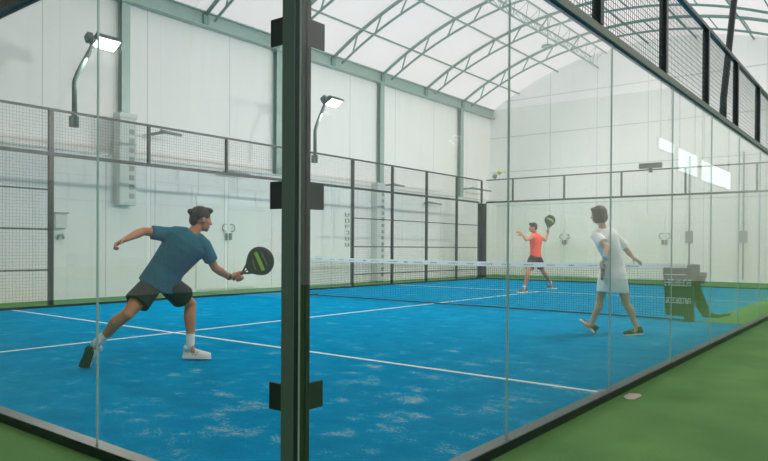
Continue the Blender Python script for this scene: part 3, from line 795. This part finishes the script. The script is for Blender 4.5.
# ------------------------------------------------------------------ people
def hand(bm, wrist, palm_c, palm_n, curl, side, sz=1.0, grip=None):
    """palm plus five fingers; palm_n = direction the palm faces; curl = bend per joint; side = +1/-1 puts the thumb on that side;
    grip = axis of a handle lying along the knuckles (index finger towards its + end)"""
    wv, pc = V(wrist), V(palm_c); n = V(palm_n)
    if grip is None:
        d = (pc-wv).normalized(); n = (n - d*n.dot(d)).normalized(); s = d.cross(n)*side; a0, a1 = .035, .042
    else:
        s = V(grip).normalized(); n = (n - s*n.dot(s)).normalized(); d = n.cross(s)
        if d.dot(pc-wv) < 0: d = -d
        a0, a1 = .028, .026
    k0 = pc - d*a0*sz; k1 = pc + d*a1*sz
    for q in (-.024, -.008, .008, .024):
        caps(bm, k0 + s*q*sz*.8, k1 + s*q*sz*1.15, .0135*sz, .0115*sz)
    caps(bm, wv, k0, .026*sz, .022*sz)
    for i, (q, ln, fan) in enumerate(((.030, .068, .12), (.010, .077, .04), (-.011, .071, -.05), (-.031, .056, -.14))):
        p = k1 + s*q*sz; dirv = (d + s*(fan if grip is None else 0)).normalized(); c = curl*(1+.08*i)
        for j, (f, rr) in enumerate(((.44, .0098), (.32, .0088), (.24, .0078))):
            ang = c if j else c*.6
            ax_ = dirv.cross(n)
            if ax_.length > .05:
                ax_.normalize(); base_ax = ax_ if j == 0 else base_ax
            dirv = (Matrix.Rotation(ang, 3, base_ax) @ dirv).normalized()
            q2 = p + dirv*(ln*f*sz); caps(bm, p, q2, rr*sz, rr*.93*sz); p = q2
    p = k0 + s*.028*sz + n*.004*sz; dirv = (d*.62 + s*.72 + n*.28).normalized() if grip is None else (s*.6 + n*.7 + d*.25).normalized()
    for f, rr in ((.034, .0125), (.030, .0105), (.024, .0092)):
        q2 = p + dirv*f*sz; caps(bm, p, q2, rr*sz, rr*.93*sz); p = q2
        dirv = (dirv + d*.45 + n*.35*max(.2, curl)).normalized() if grip is None else (dirv + d*.7 + n*.1).normalized()

def shoe(parent, heel, toe, up, mats, size=.285):
    h, e = V(heel), V(toe); d = (e-h).normalized(); u = V(up); u = (u - d*u.dot(d)).normalized(); s = d.cross(u)
    h = h - d*.02
    def Q(a, b, c): return h + d*(a*size) + s*(b*size) + u*(c*size)
    prof = [(0, .115, .0), (.02, .135, 0), (.12, .15, 0), (.3, .14, .015), (.5, .155, .02), (.7, .18, .02), (.88, .16, .015), (.97, .11, .01), (1.0, .05, .005)]
    bm = B(); rs = []
    for (a, wd, off) in prof:
        rs.append([bm.verts.new(Q(a, off+x*wd, z)) for x, z in ((-1, 0), (-.95, .09), (.95, .09), (1, 0))])
    skin_rings(bm, rs, True, 0, False)
    sole = link('sole', bm, mats[1], None)
    bm = B(); hts = [.16, .24, .28, .30, .24, .19, .15, .12, .10]; rs = []
    for (a, wd, off), ht in zip(prof, hts):
        rs.append([bm.verts.new(Q(max(.02, min(a, .985)), off + math.cos(th)*wd*.93*(1 - .35*max(0, math.sin(th))), .085 + max(0, math.sin(th))*ht*.98 - (0 if math.sin(th) >= 0 else .02))) for th in [2*PI*k/14 for k in range(14)]])
    skin_rings(bm, rs)
    tube(bm, Q(.14, 0, .25), Q(.16, 0, .42), .14*size, .125*size, 14)
    o = link('shoe', bm, mats[0], parent)
    sub(sole, o)
    bm = B()
    for k in range(4): bar(bm, Q(.42+k*.075, -.085, .30-k*.03), Q(.42+k*.075, .1, .30-k*.03), .02*size, .02*size)
    sub(link('laces', bm, mats[2]), o)
    bm = B()
    for sg in (-1, 1):
        for k in range(2): bar(bm, Q(.34+k*.1, sg*.135+.01, .12), Q(.44+k*.1, sg*.105+.01, .25), .012*size, .05*size, s)
    sub(link('side_stripe', bm, mats[2]), o)
    return o

def head(bm, hb, c, f, u, sz):
    """skull, jaw, nose, brow, ears, lips on bm; hb = bm for eyes"""
    s = f.cross(u).normalized(); ax = (s, f, u)
    c = V(c); Q = lambda a, b, z: c + s*(a*sz) + f*(b*sz) + u*(z*sz)
    ell(bm, Q(0, -.008, .022), ax, (.074*sz, .093*sz, .090*sz), 20, 14)
    ell(bm, Q(0, .028, -.045), ax, (.056*sz, .058*sz, .062*sz), 18, 12)
    ell(bm, Q(0, .066, -.088), ax, (.024*sz, .020*sz, .020*sz))
    ell(bm, Q(0, .066, .02), ax, (.052*sz, .022*sz, .018*sz))
    for sg in (-1, 1):
        ell(bm, Q(sg*.038, .058, -.022), ax, (.022*sz, .024*sz, .022*sz))
        ell(bm, Q(sg*.077, -.006, -.006), ax, (.008*sz, .018*sz, .030*sz))
    caps(bm, Q(0, .083, .004), Q(0, .106, -.030), .008*sz, .013*sz)
    ell(bm, Q(0, .088, -.058), ax, (.024*sz, .010*sz, .006*sz)); ell(bm, Q(0, .086, -.068), ax, (.021*sz, .010*sz, .006*sz))
    return s, Q

def loft(bm, rs_, n=24, pw=2.0):
    """closed loft of superellipse rings: (centre, side axis, up/depth axis, a, b)"""
    out = []
    for (c, s, u, a, b) in rs_:
        r = []
        for k in range(n):
            th = 2*PI*k/n; cc, ss = math.cos(th), math.sin(th)
            r.append(bm.verts.new(V(c) + s*(a*math.copysign(abs(cc)**(2/pw), cc)) + u*(b*math.copysign(abs(ss)**(2/pw), ss))))
        out.append(r)
    skin_rings(bm, out)

def torso_rings(J, k=1.0, extra=0.0, hem=None, female=False, sz=1.0, front=None):
    pe, wa, ch, ne = (V(J[x]) for x in ('pelvis', 'waist', 'chest', 'neck'))
    ss = (V(J['shR'])-V(J['shL'])).normalized(); hs = (V(J['hipR'])-V(J['hipL'])).normalized()
    def axes(t, w):
        s = (hs*(1-w) + ss*w); s = (s - t*s.dot(t)).normalized(); return s, t.cross(s)
    t1 = (wa-pe).normalized(); t2 = (ch-pe).normalized(); t3 = (ne-wa).normalized()
    R = []
    hipw, waw, chw, shw = (.165, .132, .165, .19) if female else (.158, .145, .172, .19)
    e = extra
    for c, t, w, a, b in ((pe - t1*.05, t1, 0, hipw*.9, .10), (pe + t1*.02, t1, 0, hipw, .112), ((pe+wa)/2, t1, .2, (hipw+waw)/2, .105), (wa, t2, .4, waw, .098),
                          ((wa+ch)/2, t2, .7, (waw+chw)/2, .108), (ch, t3, .9, chw, .120), (ch.lerp(ne, .45), t3, 1, shw*.97, .112), (ch.lerp(ne, .75), t3, 1, shw*.8, .09), (ne, t3, 1, .075, .065)):
        s, u = axes(t, w); R.append((c, s, u, a*sz*k + e, b*sz*k + e))
    return R

def person(J, label, face, up, sz, skin, hair_fn, opts):
    feet = (V(J['heelL'])+V(J['heelR']))/2
    t = thing('person', label, 'person', (feet.x, feet.y, .012))
    f = V(face).normalized(); u = V(up); u = (u - f*u.dot(f)).normalized()
    bm = B()
    loft(bm, torso_rings(J, .93, 0, None, opts.get('female'), sz))
    ne, hc = V(J['neck']), V(J['head'])
    s = f.cross(u).normalized()
    caps(bm, ne - (hc-ne)*.15, hc - u*.05*sz - f*.012*sz, .056*sz*opts.get('limb', 1), .05*sz*opts.get('limb', 1))
    eb = B(); sv, Q = head(bm, None, hc, f, u, sz)
    lw = opts.get('limb', 1)
    for sd in 'LR':
        sh, el, wr, ha = (V(J[k+sd]) for k in ('sh', 'el', 'wr', 'ha'))
        caps(bm, sh, el, .050*sz*lw, .038*sz*lw); ball(bm, sh, .056*sz*lw); caps(bm, sh.lerp(ne, .45) , sh, .05*sz*lw, .052*sz*lw)
        m_ = sh.lerp(el, .5); ball(bm, m_, .050*sz*lw)
        caps(bm, el, el.lerp(wr, .35), .038*sz*lw, .041*sz*lw); caps(bm, el.lerp(wr, .35), wr, .041*sz*lw, .025*sz*lw)
        hd = opts['hand'+sd]; hand(bm, wr, ha, hd[0], hd[1], hd[2], sz*opts.get('hs', 1), hd[3] if len(hd) > 3 else None)
        hp, kn, an = (V(J[k+sd]) for k in ('hip', 'kn', 'an'))
        pe = V(J['pelvis'])
        ball(bm, hp, .088*sz*lw); caps(bm, pe.lerp(hp, .6), hp, .095*sz, .09*sz*lw)
        caps(bm, hp, hp.lerp(kn, .45), .088*sz*lw, .078*sz*lw); caps(bm, hp.lerp(kn, .45), kn, .078*sz*lw, .054*sz*lw); ball(bm, kn, .056*sz*lw)
        back = opts.get('calf'+sd, V((0,0,0)))
        cm = kn.lerp(an, .3) + V(back)*.018
        caps(bm, kn, cm, .052*sz*lw, .058*sz*lw); caps(bm, cm, kn.lerp(an, .62), .058*sz*lw, .043*sz*lw); caps(bm, kn.lerp(an, .62), an, .043*sz*lw, .034*sz*lw)
        he, to = V(J['heel'+sd]), V(J['toe'+sd]); dd = (to-he).normalized()
        caps(bm, an, he.lerp(to, .3) + (an-he).normalized()*.04, .034*sz, .034*sz); caps(bm, he.lerp(to, .3) + (an-he).normalized()*.04, he.lerp(to, .7)+ (an-he).normalized()*.03, .032*sz, .022*sz)
    body = remeshed('body', bm, skin, t, opts.get('voxel', .0065), 2)
    for sg in (-1, 1):
        bm = B(); ell(bm, Q(sg*.033, .078, -.006), (s, f, u), (.012*sz, .008*sz, .007*sz), 10, 6); link('eye', bm, EYEM, t)
    bm = B(); hair_fn(bm, Q, (sv, f, u), sz); remeshed('hair', bm, opts['hair'], t, .007, 2)
    return t, Q

CF, CR, CU = V(CAM_F), V(CAM_R), V(CAM_U)
UP = V((0,0,1))
def im(r=0, u=0, f=0): return (CR*r + CU*u + CF*f).normalized()

# --- garments
def sleeve(bm, a, b, ra, rb, ref=None):
    ball(bm, a, ra*1.03); tube(bm, a, b, ra, rb, 18)
def shirt(J, t, m, sz, frac=.6, low=0.0, female=False, name='shirt', sleeves=True, ex=.014, collar=True):
    bm = B(); R = torso_rings(J, .97, ex, None, female, sz)
    pe, wa = V(J['pelvis']), V(J['waist']); t1 = (wa-pe).normalized()
    first = R[1]; c = pe - t1*low
    R = [(c, first[1], first[2], first[3]*1.04, first[4]*1.06)] + [r for r in R[2:]]
    R[-1] = (R[-1][0] + (V(J['neck'])-V(J['chest'])).normalized()*.012, R[-1][1], R[-1][2], .072*sz, .068*sz)
    loft(bm, R)
    for sd in 'LR':
        sh, el, ne = V(J['sh'+sd]), V(J['el'+sd]), V(J['neck'])
        if sleeves:
            caps(bm, sh.lerp(ne, .5), sh, .060*sz, .066*sz); sleeve(bm, sh, sh.lerp(el, frac), .066*sz, .062*sz)
        else:
            caps(bm, sh.lerp(ne, .55), sh.lerp(ne, .2), .055*sz, .058*sz)
    return remeshed(name, bm, m, t, .009, 3)
def shorts(J, t, m, sz, frac=.72, flare=.11, top=.8):
    bm = B(); R = torso_rings(J, 1.0, .016, None, False, sz)
    pe = V(J['pelvis']); wa = V(J['waist']); R = R[:3]; R[-1] = (pe.lerp(wa, top), R[-1][1], R[-1][2], R[-1][3]*.98, R[-1][4])
    loft(bm, R)
    for sd in 'LR':
        hp, kn = V(J['hip'+sd]), V(J['kn'+sd]); e = hp.lerp(kn, frac)
        ball(bm, hp, .108*sz); tube(bm, hp, e, .106*sz, flare*sz, 20); caps(bm, pe, hp, .105*sz, .104*sz)
    return remeshed('shorts', bm, m, t, .009, 3)
def sock(J, t, sd, sz, frac=.45, lw=1):
    kn, an, he = V(J['kn'+sd]), V(J['an'+sd]), V(J['heel'+sd]); bm = B()
    a = an.lerp(kn, frac); path(bm, [a, a.lerp(an, .08), an.lerp(kn, .12), an + (he-an)*.35], .041*sz*lw, 16)
    for v in bm.verts:
        pass
    return link('sock', bm, SOCK, t)

# ---- player in blue
def hair_blue(bm, Q, ax, sz):
    ell(bm, Q(0, -.016, .040), ax, (.081*sz, .098*sz, .088*sz), 20, 12)
    ell(bm, Q(0, .05, .096), ax, (.058*sz, .055*sz, .026*sz)); ell(bm, Q(0, .07, .088), ax, (.045*sz, .03*sz, .024*sz))
    ell(bm, Q(0, -.07, -.01), ax, (.062*sz, .04*sz, .06*sz)); ell(bm, Q(.0, -.115, .058), ax, (.024*sz, .026*sz, .028*sz))
fb = im(.78, -.12, .62)
tb, Qb = person(BLUE, 'player in teal t-shirt and dark shorts lunging left with racket held out', fb, im(.12, 1, 0), 1.0, SKIN, hair_blue,
    dict(hair=HAIRD, handL=(im(.3, -.7, -.2), 1.1, 1), handR=(im(0, .1, 1), 1.25, 1, V(BLUE['tip'])-V(BLUE['racket'])), calfL=im(-.5, .6, -.6), calfR=im(-.3, 0, -1), hs=1.0))
shirt(BLUE, tb, TEAL, 1.06, .66, .06, ex=.016)
shorts(BLUE, tb, SHORT, .97, .62, .122, .02)
for sd in 'LR': sock(BLUE, tb, sd, 1.0, .36)
shoe(tb, BLUE['heelL'], BLUE['toeL'], im(.5, .25, .85), (SHOEW, SOLED, DARKP), .30)
shoe(tb, BLUE['heelR'], BLUE['toeR'], UP, (SHOEW, SOLEW, DARKP), .27)
bm = B(); a, b = V(BLUE['wrR']), V(BLUE['elR']); tube(bm, a.lerp(b, .02), a.lerp(b, .16), .031, .033, 14); link('wristwatch', bm, DARKP, tb)
racket('padel_racket', 'black and lime racket held by the player in teal', BLUE['racket'], BLUE['tip'], im(.1, .1, -1), 1.0,
       [(.02, -.095, -.012, .095, .036), (-.05, -.05, -.075, .05, .006), (.07, -.07, .05, .08, .006)])

# ---- woman in white
def hair_w(bm, Q, ax, sz):
    ell(bm, Q(0, -.018, .030), ax, (.092*sz, .103*sz, .095*sz), 20, 12)
    ell(bm, Q(0, -.045, -.04), ax, (.090*sz, .075*sz, .085*sz), 20, 12)
    for sg in (-1, 1): ell(bm, Q(sg*.068, .005, -.04), ax, (.026*sz, .055*sz, .085*sz))
    ell(bm, Q(0, .062, .078), ax, (.055*sz, .035*sz, .03*sz))
fw = im(-.80, -.12, .6)
tw, Qw = person(WOMAN, 'woman in white t-shirt dress seen from behind walking left near the net', fw, im(-.1, 1, 0), .95, SKINL, hair_w,
    dict(hair=HAIRB, female=True, limb=.93, handL=(im(1, 0, 0), 1.2, 1, V(WOMAN['tip'])-V(WOMAN['racket'])), handR=(im(-.3, -.6, -.3), .25, 1), calfL=im(.5, 0, -.8), calfR=im(.7, .2, -.6), hs=.9))
bm = B(); R = torso_rings(WOMAN, .98, .012, None, True, .95)
pe, wa = V(WOMAN['pelvis']), V(WOMAN['waist']); h0 = (V(WOMAN['knL'])+V(WOMAN['knR']))/2; hs_ = R[1][1]
hemc = pe.lerp(h0, .66); fwd = UP.cross(hs_).normalized()
R = [(hemc, hs_, fwd, .205, .155), (pe.lerp(h0, .35), hs_, fwd, .196, .150)] + [R[1]] + R[2:]
R[2] = (R[2][0], R[2][1], R[2][2], R[2][3]*1.06, R[2][4]*1.1)
loft(bm, R)
for sd in 'LR':
    sh, el, ne = V(WOMAN['sh'+sd]), V(WOMAN['el'+sd]), V(WOMAN['neck'])
    caps(bm, sh.lerp(ne, .5), sh, .056, .064); sleeve(bm, sh, sh.lerp(el, .66), .064, .072)
remeshed('dress', bm, WCLOTH, tw, .008, 3)
shoe(tw, WOMAN['heelL'], WOMAN['toeL'], im(.55, .75, .2), (SHOEN, SOLEW, SOLEW), .25)
shoe(tw, WOMAN['heelR'], WOMAN['toeR'], UP, (SHOEN, SOLEW, SOLEW), .25)
bm = B(); a, b = V(WOMAN['wrL']), V(WOMAN['elL']); tube(bm, a.lerp(b, .0), a.lerp(b, .22), .030, .033, 14); link('wristband', bm, TEALB, tw)
racket('padel_racket', 'dark racket held low in front by the woman in white', WOMAN['racket'], WOMAN['tip'], im(1, 0, -.32), 1.0, [(.06, -.05, -.05, .05, .02)])

# ---- player in red beyond the net
def hair_r(bm, Q, ax, sz):
    ell(bm, Q(0, -.018, .045), ax, (.084*sz, .097*sz, .088*sz), 20, 12)
    ell(bm, Q(0, .05, .1), ax, (.06*sz, .05*sz, .03*sz)); ell(bm, Q(0, -.068, -.0), ax, (.065*sz, .04*sz, .06*sz))
fr_ = im(-.93, -.05, .2)
tr_, Qr = person(RED, 'player in red tank top and black shorts beyond the net raising racket', fr_, im(-.05, 1, 0), 1.0, SKIN, hair_r,
    dict(hair=HAIRD, handL=(im(.3, -.5, .5), .35, 1), handR=(im(-1, 0, 0), 1.2, 1, V(RED['tip'])-V(RED['racket'])), calfL=im(.8, 0, -.3), calfR=im(.5, 0, -.5), voxel=.008))
shirt(RED, tr_, REDM, 1.08, .5, .0, name='tank_top', sleeves=False)
bm = B()
for sd in 'LR':
    sh, ne = V(RED['sh'+sd]), V(RED['neck']); c = sh.lerp(ne, .22); d = (sh-ne).normalized()
    tube(bm, c - d*.012, c + d*.012, .066, .064, 16)
link('yellow_trim', bm, YELT, tr_)
shorts(RED, tr_, SHORTB, .97, .62, .115, .05)
for sd in 'LR': sock(RED, tr_, sd, 1.0, .2)
shoe(tr_, RED['heelL'], RED['toeL'], UP, (SHOEG, SOLEW, SOLEW), .28)
shoe(tr_, RED['heelR'], RED['toeR'], UP, (SHOEG, SOLEW, SOLEW), .28)
racket('padel_racket', 'black racket raised beside his head by player in red', RED['racket'], RED['tip'], im(.15, .1, -1), 1.0, [(.045, -.085, .03, .05, .035), (.03, .03, -.02, .085, .035)])

# ------------------------------------------------------------------ light, sky, camera
LP = 350
w = bpy.data.worlds.new('sky'); sc.world = w; w.use_nodes = True
bg = w.node_tree.nodes['Background']; bg.inputs[0].default_value = (1.0, .925, .945, 1); bg.inputs[1].default_value = 1.22

# unseen right-hand floodlights, added to brighten the walls, and all the beams
def lamp_light(loc, target, power):
    ld = bpy.data.lights.new('flood_fill_beam', 'AREA'); ld.shape = 'RECTANGLE'; ld.size = .6; ld.size_y = .4; ld.energy = power; ld.color = (1, .945, .88)
    o = bpy.data.objects.new('flood_fill_beam', ld); COL.objects.link(o); o.location = loc
    o.rotation_euler = (V(target)-V(loc)).to_track_quat('-Z', 'Y').to_euler(); return o
for i, (x, lab) in enumerate(((1.2, 'added unseen floodlight above the near end of right glass wall'), (13.9, 'added unseen floodlight above right glass wall past the net'), (18.6, 'added unseen floodlight above the far end of right glass wall'))):
    t = thing('floodlight', lab, 'floodlight', (x, -.06, HT))
    bm = B(); path(bm, [(x, -.06, HT-.3), (x, -.06, HT+.6), (x, .05, HT+1.5)], .045, 10); link('pole', bm, BLACK, t)
    bm = B(); quad_box(bm, (x-.3, -.1, HT+1.5), (x+.3, .35, HT+1.56)); link('lamp_head', bm, BLACK, t)
for x, p in ((1.2, .5), (8.8, 1), (13.9, 1), (18.6, 1)): lamp_light((x, .22, 5.04), (x+1, 8, 1.5), LP*p)
for x in (5.0, 11.35, 17.5): lamp_light((x, W-.1, 4.75), (x, 3, 0), LP*.6)  # two left floodlights, plus one added fill light with no lamp body

cd = bpy.data.cameras.new('camera'); co = bpy.data.objects.new('camera', cd); COL.objects.link(co)
cd.sensor_width = 36; cd.lens = 667.26/768*36; cd.shift_y = (252.6-230.5)/768; cd.clip_start = .05
F_, R_, U_ = V(CAM_F), V(CAM_R), V(CAM_U)
co.matrix_world = Matrix(((R_.x, U_.x, -F_.x, CAM_LOC[0]), (R_.y, U_.y, -F_.y, CAM_LOC[1]), (R_.z, U_.z, -F_.z, CAM_LOC[2]), (0, 0, 0, 1)))
sc.camera = co
sc.view_settings.view_transform = 'Standard'; sc.view_settings.look = 'None'; sc.view_settings.gamma = 1; sc.view_settings.exposure = 0
sc.cycles.transparent_max_bounces = 24
sc.cycles.max_bounces = 10; sc.cycles.diffuse_bounces = 6
